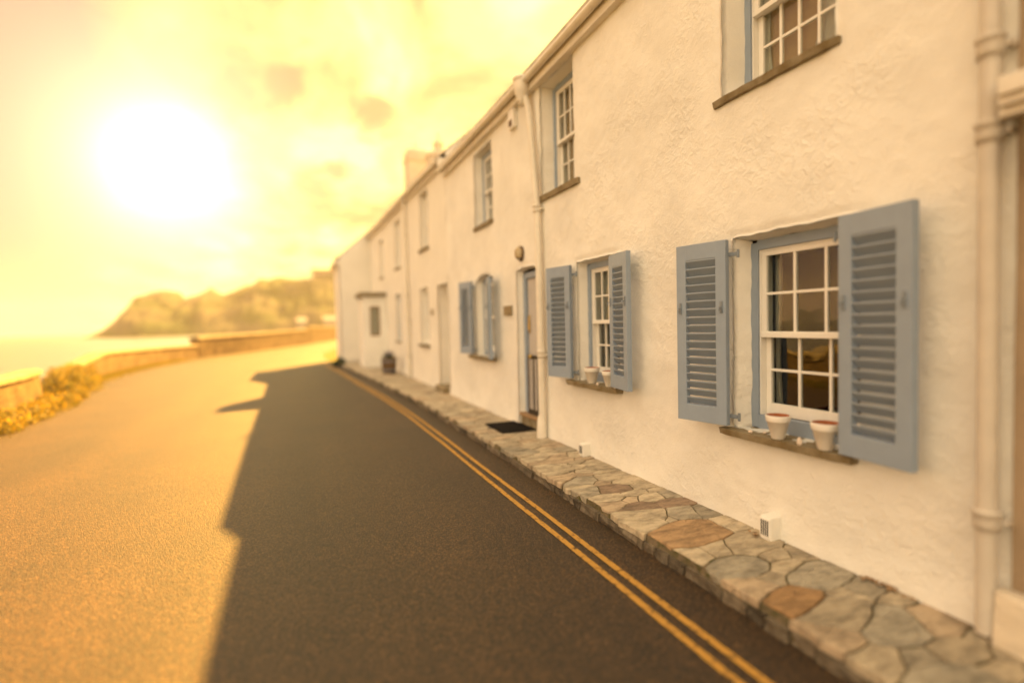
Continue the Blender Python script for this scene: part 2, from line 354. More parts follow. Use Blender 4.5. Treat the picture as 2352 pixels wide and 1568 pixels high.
# ------------------------------------------------------------------ sash window
def window(root, yL, yR, z0, z1, d, cols, casing='blue', cw=.055, curtain=True, sill=None, painted_pane_light=False, x=0.0, bottom=.08, rail=.08, rows=2, pulled=.14, sky_sheet=False):
    """yL > yR: inner opening at depth d (yL is the far, left side). sash inside a casing."""
    f = MB(); D = x+d; b = .003
    f.bbox(D-.012, D+.05, yL-cw, yL+.03, z0, z1, b); f.bbox(D-.012, D+.05, yR-.03, yR+cw, z0, z1, b)
    f.bbox(D-.010, D+.05, yR+cw-.004, yL-cw+.004, z1-cw, z1+.02, b); f.bbox(D-.010, D+.05, yR+cw-.004, yL-cw+.004, z0-.02, z0+bottom, b)
    w = f.build('window', M[casing], root)
    y0, y1, a0, a1 = yR+cw+.002, yL-cw-.002, z0+bottom+.002, z1-cw-.002
    zm = (a0+a1)/2-.01
    ln = MB(); ln.box(D+.006, D+.13, y0, y0+.012, a0, a1); ln.box(D+.006, D+.13, y1-.012, y1, a0, a1)
    ln.box(D+.006, D+.13, y0+.012, y1-.012, a1-.012, a1); ln.build('sash_box', M['white'], w)
    for k, (zb, zt, xo) in enumerate(((zm-.02, a1-.013, .012), (a0, zm+.018, .058))):
        s = MB(); st = .042; Y0, Y1 = y0+.013, y1-.013; X0, X1 = D+xo, D+xo+.036
        bt = .04 if k == 0 else rail
        s.bbox(X0, X1, Y0, Y0+st, zb, zt, b); s.bbox(X0, X1, Y1-st, Y1, zb, zt, b)
        s.bbox(X0+.001, X1-.001, Y0+st-.002, Y1-st+.002, zt-.036, zt, b); s.bbox(X0+.001, X1-.001, Y0+st-.002, Y1-st+.002, zb, zb+bt, b)
        if k == 0: s.bbox(X0-.012, X1, Y0, Y1, zb-.004, zb+.034, b)
        for c in range(1, cols):
            yc = Y0+st+(Y1-Y0-2*st)*c/cols; s.bbox(X0+.004, X1-.006, yc-.010, yc+.010, zb+bt-.002, zt-.034, b)
        for r in range(1, rows):
            zc = zb+bt+(zt-.036-zb-bt)*r/rows; s.bbox(X0+.006, X1-.008, Y0+st-.002, Y1-st+.002, zc-.010, zc+.010, b)
        s.build('sash', M['white'], w)
        g = MB(); g.box(X0+.016, X0+.020, Y0+st-.01, Y1-st+.01, zb+bt-.01, zt-.026); g.build('pane', M['glass'], w)
    if curtain:
        def drape(ya, yb, side):
            c = MB(); ny, nz_ = 26, 12; vs = []
            for j in range(nz_+1):
                tz = j/nz_; z = a0+(a1-a0)*tz
                # gathered towards the side in the lower part
                g = 1-(.35*sin(pi*min(1, max(0, (.75-tz)/.75)))) if side else 1
                for i in range(ny+1):
                    ty = i/ny; y = ya+(yb-ya)*ty*g
                    vs.append((D+(.112 if sky_sheet else .17)+(.006 if sky_sheet else .014)*sin(ty*22+tz*1.5)+.004*sin(ty*9), y, z))
            fs = [(j*(ny+1)+i, j*(ny+1)+i+1, (j+1)*(ny+1)+i+1, (j+1)*(ny+1)+i) for j in range(nz_) for i in range(ny)]
            c.add(vs, fs, None, True); c.build('curtain', M['curtain'], w)
        W_ = y1-y0
        drape(y1-.005, y1-pulled*W_-.03, True); drape(y0+.005, y0+(W_*(.42 if painted_pane_light else pulled)+.03), True)
    if sky_sheet:
        c = MB(); c.box(D+.125, D+.128, y0, y1, a0, a1); c.build('painted_pane_light', M['painted_pane_light'], w)  # sheet added behind the panes, coloured like the reflected sky
    if sill:
        sa, sb, zt, th, pr = sill; s = MB(); n = 24; vs = []
        for i in range(n+1):
            y = sa+(sb-sa)*i/n; e1 = fb(y, 0, 9, .010, zt)+fb(y, 1, 30, .005, zt); e2 = fb(y, 3, 12, .006, zt+2)
            rnd = .02*max(0, 1-min(i, n-i)/2)
            vs += [(x+D-x+.0, y, zt), (x-pr+e1+rnd, y, zt+fb(y, 5, 8, .004, zt)), (x-pr+.012+e2+rnd, y, zt-th+fb(y, 7, 14, .006, zt)), (x+D-x, y, zt-th)]
        fs = []
        for i in range(n):
            for k in range(4): fs.append((i*4+k, i*4+(k+1) % 4, (i+1)*4+(k+1) % 4, (i+1)*4+k))
        fs += [(0, 1, 2, 3)[::-1], tuple(n*4+k for k in range(4))]
        s.add(vs, fs); s.build('sill', M['slate'], w)
    return w

# ------------------------------------------------------------------ louvred shutter
def shutter(root, yh, z0, z1, sgn, ang, wd=.44, xh=-.055, latch=True, nl=18):
    """hinged at yh; sgn=+1 opens away (far side), -1 towards the viewer; ang: how far its free edge stands off."""
    dv = Vector((-sin(ang), sgn*cos(ang), 0)); nv = Vector((-cos(ang), -sgn*sin(ang), 0))   # nv faces the street
    H = Vector((xh, yh, 0)); th = .050
    def xf(mb):
        mb.v = [tuple(H+dv*v[0]+nv*v[1]+Vector((0, 0, v[2]))) for v in mb.v]; return mb
    m = MB(); st = .085; b = .004; zt, zb = .125, .135
    m.bbox(0, st, 0, th, z0, z1, b); m.bbox(wd-st, wd, 0, th, z0, z1, b)
    m.bbox(st-.003, wd-st+.003, .001, th-.001, z1-zt, z1, b); m.bbox(st-.003, wd-st+.003, .001, th-.001, z0, z0+zb, b)
    a0, a1 = z0+zb, z1-zt; pt_ = (a1-a0)/nl
    for i in range(nl):                       # slats: lower edge to the front
        zc = a0+pt_*(i+.5); hh = .0265; vs = []
        for y in (st-.004, wd-st+.004):
            vs += [(y, .003, zc-hh+.003), (y, .003, zc-hh-.004), (y, th-.002, zc+hh-.005), (y, th-.002, zc+hh+.004)]
        m.add(vs, [(0, 1, 2, 3), (7, 6, 5, 4), (0, 4, 5, 1), (1, 5, 6, 2), (2, 6, 7, 3), (3, 7, 4, 0)])
    sh = xf(m).build('shutter', M['blue'], root)
    for z in (z0+.07, z1-.11):
        h = MB(); h.bbox(-.075, .05, -.014, -.002, z-.015, z+.015, .003); h.tube([(-.07, -.004, z-.03), (-.07, -.004, z+.03)], .011, 10)
        xf(h).build('hinge', M['iron'], sh)
    if latch:
        for u in (st*.42, wd-st*.42):
            l_ = MB(); zc = (z0+z1)/2+.20
            l_.bbox(u-.010, u+.010, th-.001, th+.010, zc-.045, zc+.045, .003); l_.tube([(u, th+.008, zc), (u, th+.03, zc), (u, th+.032, zc-.03)], .006, 8)
            xf(l_).build('latch', M['iron'], sh)
    return sh

# ------------------------------------------------------------------ shared cottage shell
def shell(root, y0, y1, ez, ridge=2.2, back=4.6, x=0.0, pitch=40, gable_lo=True, gable_hi=True, gut=True, mt='stucco', roofx=-.175, fas=.22):
    """roof, gutter, eaves board, dark room and back; ez=(eave z at y0, at y1)"""
    tp = tan(radians(pitch)); r = MB(); X0 = x+roofx
    hz_ = [e+(ridge-X0)*tp for e in ez]; bk = [h-(back+.2-ridge)*tp for h in hz_]
    rows = 16; 
    for a, b_ in (((X0, ez), (ridge, hz_)), ((ridge, hz_), (back+.2, bk))):
        for i in range(rows):                  # courses of slates, each lapping the next
            f0, f1 = i/rows, (i+1)/rows
            xa, xb = a[0]+(b_[0]-a[0])*f0, a[0]+(b_[0]-a[0])*f1
            za = [a[1][k]+(b_[1][k]-a[1][k])*f0 for k in (0, 1)]; zb = [a[1][k]+(b_[1][k]-a[1][k])*f1 for k in (0, 1)]
            l0, l1 = (.020, .004) if a[0] == X0 else (.004, .020)
            r.add([(xa, y0, za[0]+l0), (xa, y1, za[1]+l0), (xb, y1, zb[1]+l1), (xb, y0, zb[0]+l1), (xa, y0, za[0]-.03), (xa, y1, za[1]-.03), (xb, y1, zb[1]-.03), (xb, y0, zb[0]-.03)],
                  [(0, 1, 2, 3), (7, 6, 5, 4), (0, 4, 5, 1), (2, 6, 7, 3), (1, 5, 6, 2), (0, 3, 7, 4)])
    n = int((y1-y0)/.45)
    roof = r.build('roof', M['roof'], root)
    rd = MB(); rd.tube([(ridge, y0, hz_[0]+.01), (ridge, y1, hz_[1]+.01)], .07, 10); rd.build('ridge_tile', M['roof'], roof)
    if gut:
        fsc = MB(); e0, e1 = ez
        def bar(xa, xb, dz0, dz1, mbx):
            mbx.add([(xa, y0, e0+dz0), (xb, y0, e0+dz0), (xb, y0, e0+dz1), (xa, y0, e0+dz1), (xa, y1, e1+dz0), (xb, y1, e1+dz0), (xb, y1, e1+dz1), (xa, y1, e1+dz1)],
                    [(0, 1, 2, 3), (7, 6, 5, 4), (0, 4, 5, 1), (1, 5, 6, 2), (2, 6, 7, 3), (3, 7, 4, 0)])
        bar(x-.085, x-.062, -fas+.03, -.035, fsc); bar(x-.062, x+.03, -fas+.03, -fas+.048, fsc); bar(x-.062, x+.03, -.07, -.035, fsc)
        fsc.build('eaves_board', M['pipe'], root)
        g = MB(); cx, R_ = x-.148, .055; pr = []
        for k in range(9): a = pi+pi*k/8; pr.append((cx+R_*cos(a), R_*sin(a)))
        for k in range(9): a = 2*pi-pi*k/8; pr.append((cx+(R_-.005)*cos(a), (R_-.005)*sin(a)))
        vs = []; ns = 8
        for i in range(ns+1):
            f = i/ns; yy = y0+(y1-y0)*f; zz = e0+(e1-e0)*f-.055+fb(yy, 0, .8, .012, 3)
            vs += [(p[0], yy, zz+p[1]) for p in pr]
        q = len(pr); fs = [(i*q+k, i*q+(k+1) % q, (i+1)*q+(k+1) % q, (i+1)*q+k) for i in range(ns) for k in range(q)]
        fs += [list(range(q)), [ns*q+k for k in range(q)][::-1]]
        g.add(vs, fs, None, True)
        g.build('gutter', M['pipe'], root)
        vb_ = MB(); vb_.box(x-.170, x+.05, y0-.002, y0+.02, ez[0]-.20, ez[0]-.012); vb_.build('verge_board', M['pipe'], root)
    # room and outer shell
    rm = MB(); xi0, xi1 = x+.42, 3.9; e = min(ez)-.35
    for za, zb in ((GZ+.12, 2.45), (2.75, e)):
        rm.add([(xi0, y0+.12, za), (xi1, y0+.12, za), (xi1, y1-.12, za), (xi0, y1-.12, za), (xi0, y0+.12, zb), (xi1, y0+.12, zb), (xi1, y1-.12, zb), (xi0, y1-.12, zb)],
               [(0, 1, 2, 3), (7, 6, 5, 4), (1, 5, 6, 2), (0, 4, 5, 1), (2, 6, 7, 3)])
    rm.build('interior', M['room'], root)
    sh = MB(); sh.box(4.3, 4.5, y0+.01, y1-.01, GZ-.1, min(bk)+.2)
    for yy, on, k in ((y0+.003, gable_lo, 0), (y1-.103, gable_hi, 1)):
        if not on: continue
        t_ = .04
        pf = [(x+.03, GZ-.1), (4.29, GZ-.1), (4.29, hz_[k]-(4.29-ridge)*tp-t_), (ridge, hz_[k]-t_), (x+.03, ez[k]+(x+.03-X0)*tp-t_)]
        sh.add([(p[0], yy, p[1]) for p in pf]+[(p[0], yy+.1, p[1]) for p in pf], [(0, 1, 2, 3, 4), (9, 8, 7, 6, 5)]+[(i, i+5, (i+1) % 5+5, (i+1) % 5) for i in range(5)])
    sh.build('rear_wall', M[mt], root)
    return roof, hz_

def downpipe(root, pts, r, joints, name='downpipe', mt='pipe'):
    p = MB(); p.tube(pts, r, 18); dp = p.build(name, M[mt], root)
    P = [Vector(q) for q in pts]
    for z in joints:
        for a, b_ in zip(P, P[1:]):
            if min(a.z, b_.z) <= z <= max(a.z, b_.z):
                f = (z-a.z)/(b_.z-a.z); q = a.lerp(b_, f)
                c = MB(); c.lathe([(r, -.045), (r+.010, -.045), (r+.012, -.01), (r+.010, .03), (r+.018, .034), (r+.018, .05), (r, .052)], q, 20)
                c.bbox(q.x+.01, .01, q.y-r-.035, q.y-r-.004, z-.012, z+.012, .003)
                c.build('pipe_collar', M[mt], dp); break
    return dp

# ================================================================== SETTING
GRD = -.19
def strip(name, left, right, z, mt, sub=1, lab=None):
    mb = MB(); vs = []; n = len(left)
    for a, b_ in zip(left, right): vs += [(a[0], a[1], z), (b_[0], b_[1], z)]
    mb.add(vs, [(2*i, 2*i+1, 2*i+3, 2*i+2) for i in range(n-1)])
    o = mb.build(name, M[mt]); o['kind'] = 'structure'; return o
def interp(tab, y):
    for (ya, xa), (yb, xb) in zip(tab, tab[1:]):
        if y <= yb: return xa+(xb-xa)*(y-ya)/(yb-ya)
    return tab[-1][1]
SEA = [(-12, -8.0), (9, -8.3), (14.8, -8.8), (18, -9.6), (22, -10.05), (26, -10.2), (31, -9.85), (35.7, -8.9), (41.7, -6.5), (55, -2.4), (71, 1.6), (95, 7.5), (140, 19)]
KERB = [(-12, -.80), (9, -.80), (12, -.90), (15, -1.10), (21, -1.42), (24.5, -1.70), (28, -1.95), (34, -1.9), (40, -.9), (55, 3.5), (71, 8.5), (95, 15), (140, 27)]
def smooth_tab(tab):
    def f(y):
        return sum(interp(tab, y+d) for d in (-1.5, -.75, 0, .75, 1.5))/5
    return f
sx = smooth_tab(SEA); kx_ = smooth_tab(KERB)
kx = lambda y: -.80 if y < 7.5 else kx_(y)
ys = [-10+i*1.0 for i in range(130)]
strip('road', [(sx(y)-.15, y) for y in ys], [(kx(y)+.05, y) for y in ys], GRD, 'asphalt')
# ground: one land sheet whose seaward edge falls to the water
mb = MB(); vs = []; gy = [-60, -30]+ys+[160, 200, 260, 340]
for y in gy:
    x0 = sx(max(-11, min(y, 118)))+(0 if y < 119 else (y-119)*.28)
    vs += [(400, y, GRD-.03), (x0-.7, y, GRD-.03), (x0-1.6, y, GRD-.5), (x0-3.2, y, -2.6), (x0-6, y, -4.6)]
fs = [(i*5+k, i*5+k+1, (i+1)*5+k+1, (i+1)*5+k) for i in range(len(gy)-1) for k in range(4)]
mb.add(vs, fs, None, True); mb.build('ground', M['land'])['kind'] = 'structure'
mb = MB(); R_ = 3000; mb.add([(R_*cos(2*pi*k/64), R_*sin(2*pi*k/64), -4) for k in range(64)], [list(range(64))]); mb.build('sea', M['water'])['kind'] = 'structure'
# yellow lines, worn and slightly wavering
for off, nm in ((-.355, 0), (-.470, 1)):
    mb = MB(); vs = []; yy = [-2+i*.04 for i in range(660)]
    for y in yy:
        c = kx(y)+off+fb(y, nm, .6, .010, 4); e1 = fb(y, 1, 22, .004, nm); e2 = fb(y, 5, 22, .004, nm+3)
        vs += [(c-.024+e1, y, GRD+.004), (c+.024+e2, y, GRD+.004)]
    mb.add(vs, [(2*i, 2*i+1, 2*i+3, 2*i+2) for i in range(len(yy)-1)])
    mb.build('road_marking', M['line'])['kind'] = 'structure'

# ---- crazy paving: irregular flags bedded in dark mortar
def clip(poly, p, n):
    out = []
    for i in range(len(poly)):
        a, b_ = poly[i], poly[(i+1) % len(poly)]
        da = (a[0]-p[0])*n[0]+(a[1]-p[1])*n[1]; db = (b_[0]-p[0])*n[0]+(b_[1]-p[1])*n[1]
        if da <= 0: out.append(a)
        if da*db < 0:
            t_ = da/(da-db); out.append((a[0]+(b_[0]-a[0])*t_, a[1]+(b_[1]-a[1])*t_))
    return out
seeds = []
rs = random.Random(21)
fixed = [(-.50, 2.86, 'o'), (-.60, 1.90, 'p'), (-.5, 3.42, 'b'), (-.16, 3.40, 'b'), (-.44, 3.9, 'b'), (-.03, 3.12, 's'), (-.35, 1.55, 'l'), (-.22, 2.05, 'l'), (-.55, 2.33, 'l'), (-.6, 1.15, 'l')]
seeds = list(fixed); tries = 0
while tries < 60000:
    tries += 1
    y = rs.uniform(-1.2, 23.0); k = kx(y); x = rs.uniform(k+.06, -.04)
    dmin = rs.choice((.13, .19, .26, .33)) if y < 9 else rs.choice((.28, .42))
    big = any(abs(x-f[0]) < (.44 if f[2] == 'o' else .24) and abs(y-f[1]) < (.26 if f[2] == 'o' else .15) for f in fixed)
    if big: continue
    if all(hypot((x-s[0])*.72, (y-s[1])) > dmin for s in seeds): seeds.append((x, y, rs.choice('rrRq')))
    if len(seeds) > 330: break
pave = MB(); SXX = .42; WT = dict(o=.030, p=.004, b=0, s=0, l=.012, r=0, R=.012, q=-.006)
for x, y, kd in seeds:
    poly = [(kx(y-.5)-.0, y-1), (.03, y-1), (.03, y+1), (kx(y+.5)-.0, y+1)]
    edge_j = rs.uniform(-.022, .03)
    poly = [(p[0]+(edge_j if p[0] < -.3 else 0), p[1]) for p in poly]
    for s in seeds:
        if s[0] == x and s[1] == y or abs(s[1]-y) > 1.2: continue
        dx_, dy_ = s[0]-x, (s[1]-y); nx_, ny_ = dx_*SXX, dy_; d2 = dx_*dx_*SXX+dy_*dy_; ln_ = hypot(nx_, ny_)
        wi, wj = WT[kd], WT[s[2]]
        f = .5+(wi-wj)/(2*d2)
        gap = .005 if y < 9 else .009
        poly = clip(poly, (x+dx_*f-nx_/ln_*gap, y+dy_*f-ny_/ln_*gap), (nx_/ln_, ny_/ln_))
        if len(poly) < 3: break
    if len(poly) < 3: continue
    # wobble the outline
    pts = []
    for i in range(len(poly)):
        a, b_ = poly[i], poly[(i+1) % len(poly)]; d_ = hypot(b_[0]-a[0], b_[1]-a[1]); n = max(1, int(d_/.05))
        for k in range(n):
            f = k/n; px_, py_ = a[0]+(b_[0]-a[0])*f, a[1]+(b_[1]-a[1])*f
            w_ = .013
            pts.append((px_+noise.noise(Vector((px_*11, py_*11, 1.3)))*w_*1.3, py_+noise.noise(Vector((px_*11, py_*11, 7.3)))*w_*1.3))
    cx_, cy_ = sum(p[0] for p in pts)/len(pts), sum(p[1] for p in pts)/len(pts)
    if kd == 'o': c = (.42, .275, .15)
    elif kd == 'p': c = (.38, .23, .11)
    elif kd == 'b': c = (.30, .215, .15)
    else:
        v = rs.uniform(.38, .56); w_ = rs.random()
        c = (v*1.06, v*.89, v*.64) if w_ < .70 else ((v*1.0, v*.78, v*.54) if w_ < .88 else (v*.80, v*.70, v*.53))
    if kd == 'l': c = (.43, .385, .30)
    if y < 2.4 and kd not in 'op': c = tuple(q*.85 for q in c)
    hgt = GZ+rs.uniform(-.007, .006); tx, ty = rs.uniform(-.012, .012), rs.uniform(-.012, .012)
    th = .05; n = len(pts); vs = []
    def zat(px_, py_): return hgt+(px_-cx_)*tx+(py_-cy_)*ty+noise.noise(Vector((px_*5, py_*5, 3)))*.004
    def sc(p, m_):                             # inward by m_
        d_ = hypot(p[0]-cx_, p[1]-cy_) or 1; f = max(.2, 1-m_/d_); return (cx_+(p[0]-cx_)*f, cy_+(p[1]-cy_)*f)
    rings = []
    for m_, dz_ in ((0, -th), (0, -.008), (.006, -.001), (.05, 0), (.12, .001)):
        ring = []
        for p in pts:
            q = sc(p, m_); ring.append(len(vs)); vs.append((q[0], q[1], zat(*q)+dz_))
        rings.append(ring)
    vs.append((cx_, cy_, zat(cx_, cy_)+.001)); fs = []
    for ra_, rb_ in zip(rings, rings[1:]):
        for k in range(n): fs.append((ra_[k], ra_[(k+1) % n], rb_[(k+1) % n], rb_[k]))
    for k in range(n): fs.append((rings[-1][k], rings[-1][(k+1) % n], len(vs)-1))
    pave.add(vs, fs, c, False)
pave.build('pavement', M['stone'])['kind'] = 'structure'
# mortar bed and the rough kerb face of rubble
bed = MB(); yy = [-1.6+i*.08 for i in range(310)]; vs = []
for y in yy:
    k = kx(y)+.018
    vs += [(.02, y, GZ-.010), (k, y, GZ-.012+fb(y, 0, 9, .006, 1)), (k-.012+fb(y, 2, 7, .022, 6), y, GZ-.06), (k-.008+fb(y, 4, 6, .022, 8), y, GRD-.03)]
bed.add(vs, [(i*4+k, i*4+k+1, (i+1)*4+k+1, (i+1)*4+k) for i in range(len(yy)-1) for k in range(3)], None, False)
bed.build('pavement_bed', M['bed'])['kind'] = 'structure'
kb = MB(); y = -1.2
while y < 22:
    ln_ = rs.uniform(.10, .34); k = kx(y); bm = bmesh.new(); bmesh.ops.create_cube(bm, size=1); bmesh.ops.subdivide_edges(bm, edges=bm.edges[:], cuts=2, use_grid_fill=True)
    z1_ = GZ-.052; z0_ = GRD-.03; xo = rs.uniform(-.016, .012)
    for v in bm.verts:
        q = Vector((k+.02+xo+v.co.x*.07, y+ln_/2+v.co.y*(ln_-.012), (z0_+z1_)/2+v.co.z*(z1_-z0_-.004)))
        q += Vector((noise.noise(q*23)*.022, noise.noise(q*19+Vector((5, 5, 5)))*.012, noise.noise(q*21+Vector((9, 9, 9)))*.008)); v.co = q
    o_ = len(kb.v); bm.verts.index_update(); v_ = rs.uniform(.08, .22); kb.add([v.co[:] for v in bm.verts], [[v.index for v in f.verts] for f in bm.faces], (v_, v_*.80, v_*.56)); bm.free()
    y += ln_
kb.build('kerb', M['stone'])['kind'] = 'structure'
# ================================================================== HOUSE near the viewer (tan)
a = thing('tan_house', (0, -2, GZ), 'tan rendered house front cut off by the right edge beyond the near downpipe', 'house')
LOC[a.name] = (0, -2, GZ)
wall_mesh(-4, 1.235, GZ, (4.85, 4.85), [], .06, 31, x=-.012, amp=.8).build('wall', M['stucco_tan'], a)
shell(a, -4, 1.30, (4.85, 4.85), mt='stucco_tan')
hd = MB()
for x0, x1, z0_, z1_ in ((-.20, .0, 2.45, 2.53), (-.17, .0, 2.41, 2.452), (-.13, 0, 2.37, 2.412)): hd.bbox(x0, x1, -.5, 1.235+(x0+.19)*.35, z0_, z1_, .008)
hd.build('door_hood', M['pipe'], a)
hb = MB(); hb.bbox(-.13, -.02, 1.08, 1.17, 2.14, 2.37, .01); hb.build('bracket', M['slate'], a)
pl = MB(); bm = bmesh.new()
P_ = [(-.02, -.9), (-.14, -.9), (-.14, 1.0), (-.10, 1.26), (-.02, 1.26)]
vb = [(p[0]-.03, p[1], GZ-.10) for p in P_]; vt = [(p[0], p[1], GZ+.20+.05*(p[1] > 1.1)) for p in P_]
pl.add(vb+vt, [(0, 1, 2, 3, 4)[::-1], (5, 6, 7, 8, 9)]+[(i, (i+1) % 5, (i+1) % 5+5, i+5) for i in range(5)])
pl.build('plinth', M['weathered'], a)

# ================================================================== COTTAGE with the blue shutters (B)
yB0, yB1 = 1.24, 6.33
B = thing('white_cottage', (0, 3.8, GZ), 'white rendered cottage with two pairs of blue louvred shutters between the two downpipes', 'house')
holes = [dict(y0=1.95, y1=2.90, z0=.645, z1=2.105, d=.15, splay=.055), dict(y0=4.36, y1=5.255, z0=.785, z1=2.205, d=.14, splay=.045),
         dict(y0=2.10, y1=3.0, z0=3.19, z1=4.52, d=.22, splay=.045), dict(y0=5.26, y1=6.15, z0=3.18, z1=4.66, d=.20, splay=.04)]
wall_mesh(yB0, yB1, GZ, (4.74, 4.74), holes, .028, 3).build('wall', M['stucco'], B)
window(B, 2.845, 1.93, .65, 2.06, .15, 3, sill=(1.955, 2.975, .645, .050, .095), pulled=.045, rail=.09, bottom=.10)
window(B, 5.21, 4.41, .79, 2.17, .14, 4, sill=(4.345, 5.40, .785, .052, .115), pulled=.15, rail=.07, bottom=.09)
window(B, 2.955, 2.145, 3.20, 4.49, .22, 4, sill=(2.06, 3.06, 3.185, .045, .045), pulled=.12, cw=.05, rail=.09, bottom=.03, painted_pane_light=True, sky_sheet=True)
window(B, 6.11, 5.30, 3.20, 4.63, .20, 4, sill=(5.13, 6.17, 3.180, .065, .05), pulled=.10, cw=.05, rail=.09, bottom=.03, painted_pane_light=True, sky_sheet=True)
shutter(B, 2.88, .672, 2.088, 1, radians(14), .43)
shutter(B, 2.00, .660, 2.085, -1, radians(8), .43)
shutter(B, 5.265, .815, 2.17, 1, radians(14), .42)
shutter(B, 4.41, .805, 2.165, -1, radians(11), .42)
roofB, hzB = shell(B, 1.302, yB1-.002, (4.85, 4.85))
# right hand downpipe with two collars, shoe into the plinth
downpipe(B, [(-.075, 1.315, 4.72), (-.075, 1.312, 2.8), (-.078, 1.305, .3), (-.085, 1.30, GZ+.02)], .040, [.50, 2.33, 2.72], mt='pipe_grey')
# ================================================================== COTTAGE C
yC0, yC1 = 6.335, 10.86
Cc = thing('white_cottage', (0, 8.6, GZ), 'white cottage with a recessed door behind the leaning downpipe and an arched shuttered window', 'house')
holes = [dict(y0=6.36, y1=7.075, z0=GZ+.0, z1=2.29, d=.11, splay=.05, arch=.03), dict(y0=8.08, y1=9.02, z0=.90, z1=2.29, d=.15, splay=.04, arch=.10),
         dict(y0=8.0, y1=8.93, z0=3.27, z1=4.60, d=.17, splay=.04)]
wall_mesh(yC0, yC1, GZ, (4.72, 4.76), holes, .04, 13).build('wall', M['stucco'], Cc)
window(Cc, 8.98, 8.12, .91, 2.28, .15, 4, sill=(7.98, 9.30, .90, .055, .11), pulled=.2, cw=.05)
window(Cc, 8.89, 8.04, 3.28, 4.57, .17, 4, sill=(7.97, 8.98, 3.265, .06, .05), pulled=.2, cw=.05, bottom=.03)
shutter(Cc, 9.03, .93, 2.30, 1, radians(14), .42)
shutter(Cc, 8.13, .90, 2.27, -1, radians(15), .42)
roofC, hzC = shell(Cc, yC0, yC1-.002, (4.86, 4.93))
# hopper and leaning downpipe on the party line, kept with cottage C
h_ = MB(); h_.lathe([(.0, -.28), (.05, -.28), (.055, -.20), (.10, -.12), (.115, 0), (.115, .05), (.125, .055), (.125, .085), (.11, .085), (.10, 0), (0, -.02)], (-.15, 6.37, 4.76), 20); h_.build('hopper', M['pipe'], Cc)
downpipe(Cc, [(-.12, 6.34, 4.60), (-.085, 6.30, 4.40), (-.075, 6.135, 3.1), (-.072, 6.10, 1.2), (-.075, 6.10, .25), (-.09, 6.12, GZ+.01)], .046, [3.02, 1.06])
f_ = MB(); f_.lathe([(.072, -.02), (.068, .10), (.062, .22), (.05, .27), (.046, .30)], (-.082, 6.12, GZ), 18); f_.build('pipe_foot', M['pipe'], Cc)
# door
D = .105
dfm = MB(); dfm.bbox(D-.01, D+.07, 6.935, 7.04, .12, 2.24, .005); dfm.bbox(D-.01, D+.07, 6.38, 6.455, .12, 2.24, .005); dfm.bbox(D-.009, D+.069, 6.453, 6.937, 2.16, 2.25, .005)
dfm.build('door_frame', M['blue'], Cc)
dl = MB(); dl.bbox(D+.03, D+.075, 6.46, 6.93, .14, 2.155, .004)
for i in range(4): dl.bbox(D+.018, D+.031, 6.475+i*.113, 6.475+i*.113+.105, .16, 2.14, .004)
door = dl.build('door', M['grey'], Cc)
kn = MB(); kn.tube([(D+.005, 6.87+.018*cos(t_), 1.47+.115*sin(t_)) for t_ in [2*pi*i/20 for i in range(21)]], .010, 8, False); kn.lathe([(0, .02), (.022, .014), (.024, 0)], (D+.016, 6.87, 1.585), 12, ax=(-1, 0, 0)); kn.lathe([(0, .02), (.018, .012), (.02, 0)], (D+.016, 6.87, 1.355), 12, ax=(-1, 0, 0))
kn.build('knocker', M['brass'], door)
tsd = MB(); tsd.bbox(-.01, D+.08, 6.39, 7.05, .08, .125, .008); tsd.build('threshold', M['wood'], Cc)
st_ = MB(); st_.bbox(.02, D+.06, 6.39, 7.045, GZ-.02, .082, .008); st_.build('step', M['slate'], Cc)
# tall black guard panel with pale strips standing against the lower door
gp = thing('draught_screen', (.15, 6.8, .125), 'tall black panel with pale upright strips and brass knob standing against the cottage door', 'screen')
q = MB(); vs = []
for x0, dx_ in ((.135, 0), (.165, 0)):
    pass
def lean(z): return .152-.0*(z-.125)
gb = MB(); gb.add([(.060, 6.42, .128), (.060, 6.86, .128), (.082, 6.91, 1.01), (.082, 6.42, 1.01), (.086, 6.42, .128), (.086, 6.86, .128), (.104, 6.91, 1.01), (.104, 6.42, 1.01)], [(0, 3, 2, 1), (4, 5, 6, 7), (0, 1, 5, 4), (1, 2, 6, 5), (2, 3, 7, 6), (3, 0, 4, 7)]); gb.build('panel', M['black'], gp)
for ya, yb in ((6.79, 6.745), (6.715, 6.675), (6.60, 6.55)):
    s_ = MB(); s_.add([(.056, yb, .21), (.056, ya, .21), (.075, ya+.03, .955), (.075, yb+.03, .955), (.064, yb, .21), (.064, ya, .21), (.082, ya+.03, .955), (.082, yb+.03, .955)], [(0, 3, 2, 1), (4, 5, 6, 7), (0, 1, 5, 4), (1, 2, 6, 5), (2, 3, 7, 6), (3, 0, 4, 7)]); s_.build('strip', M['grey'], gp)
k_ = MB(); k_.lathe([(.0, .045), (.03, .035), (.036, .018), (.02, .004), (.02, 0)], (.085, 6.76, .985), 14, ax=(-1, 0, .35)); k_.build('knob', M['brass'], gp)

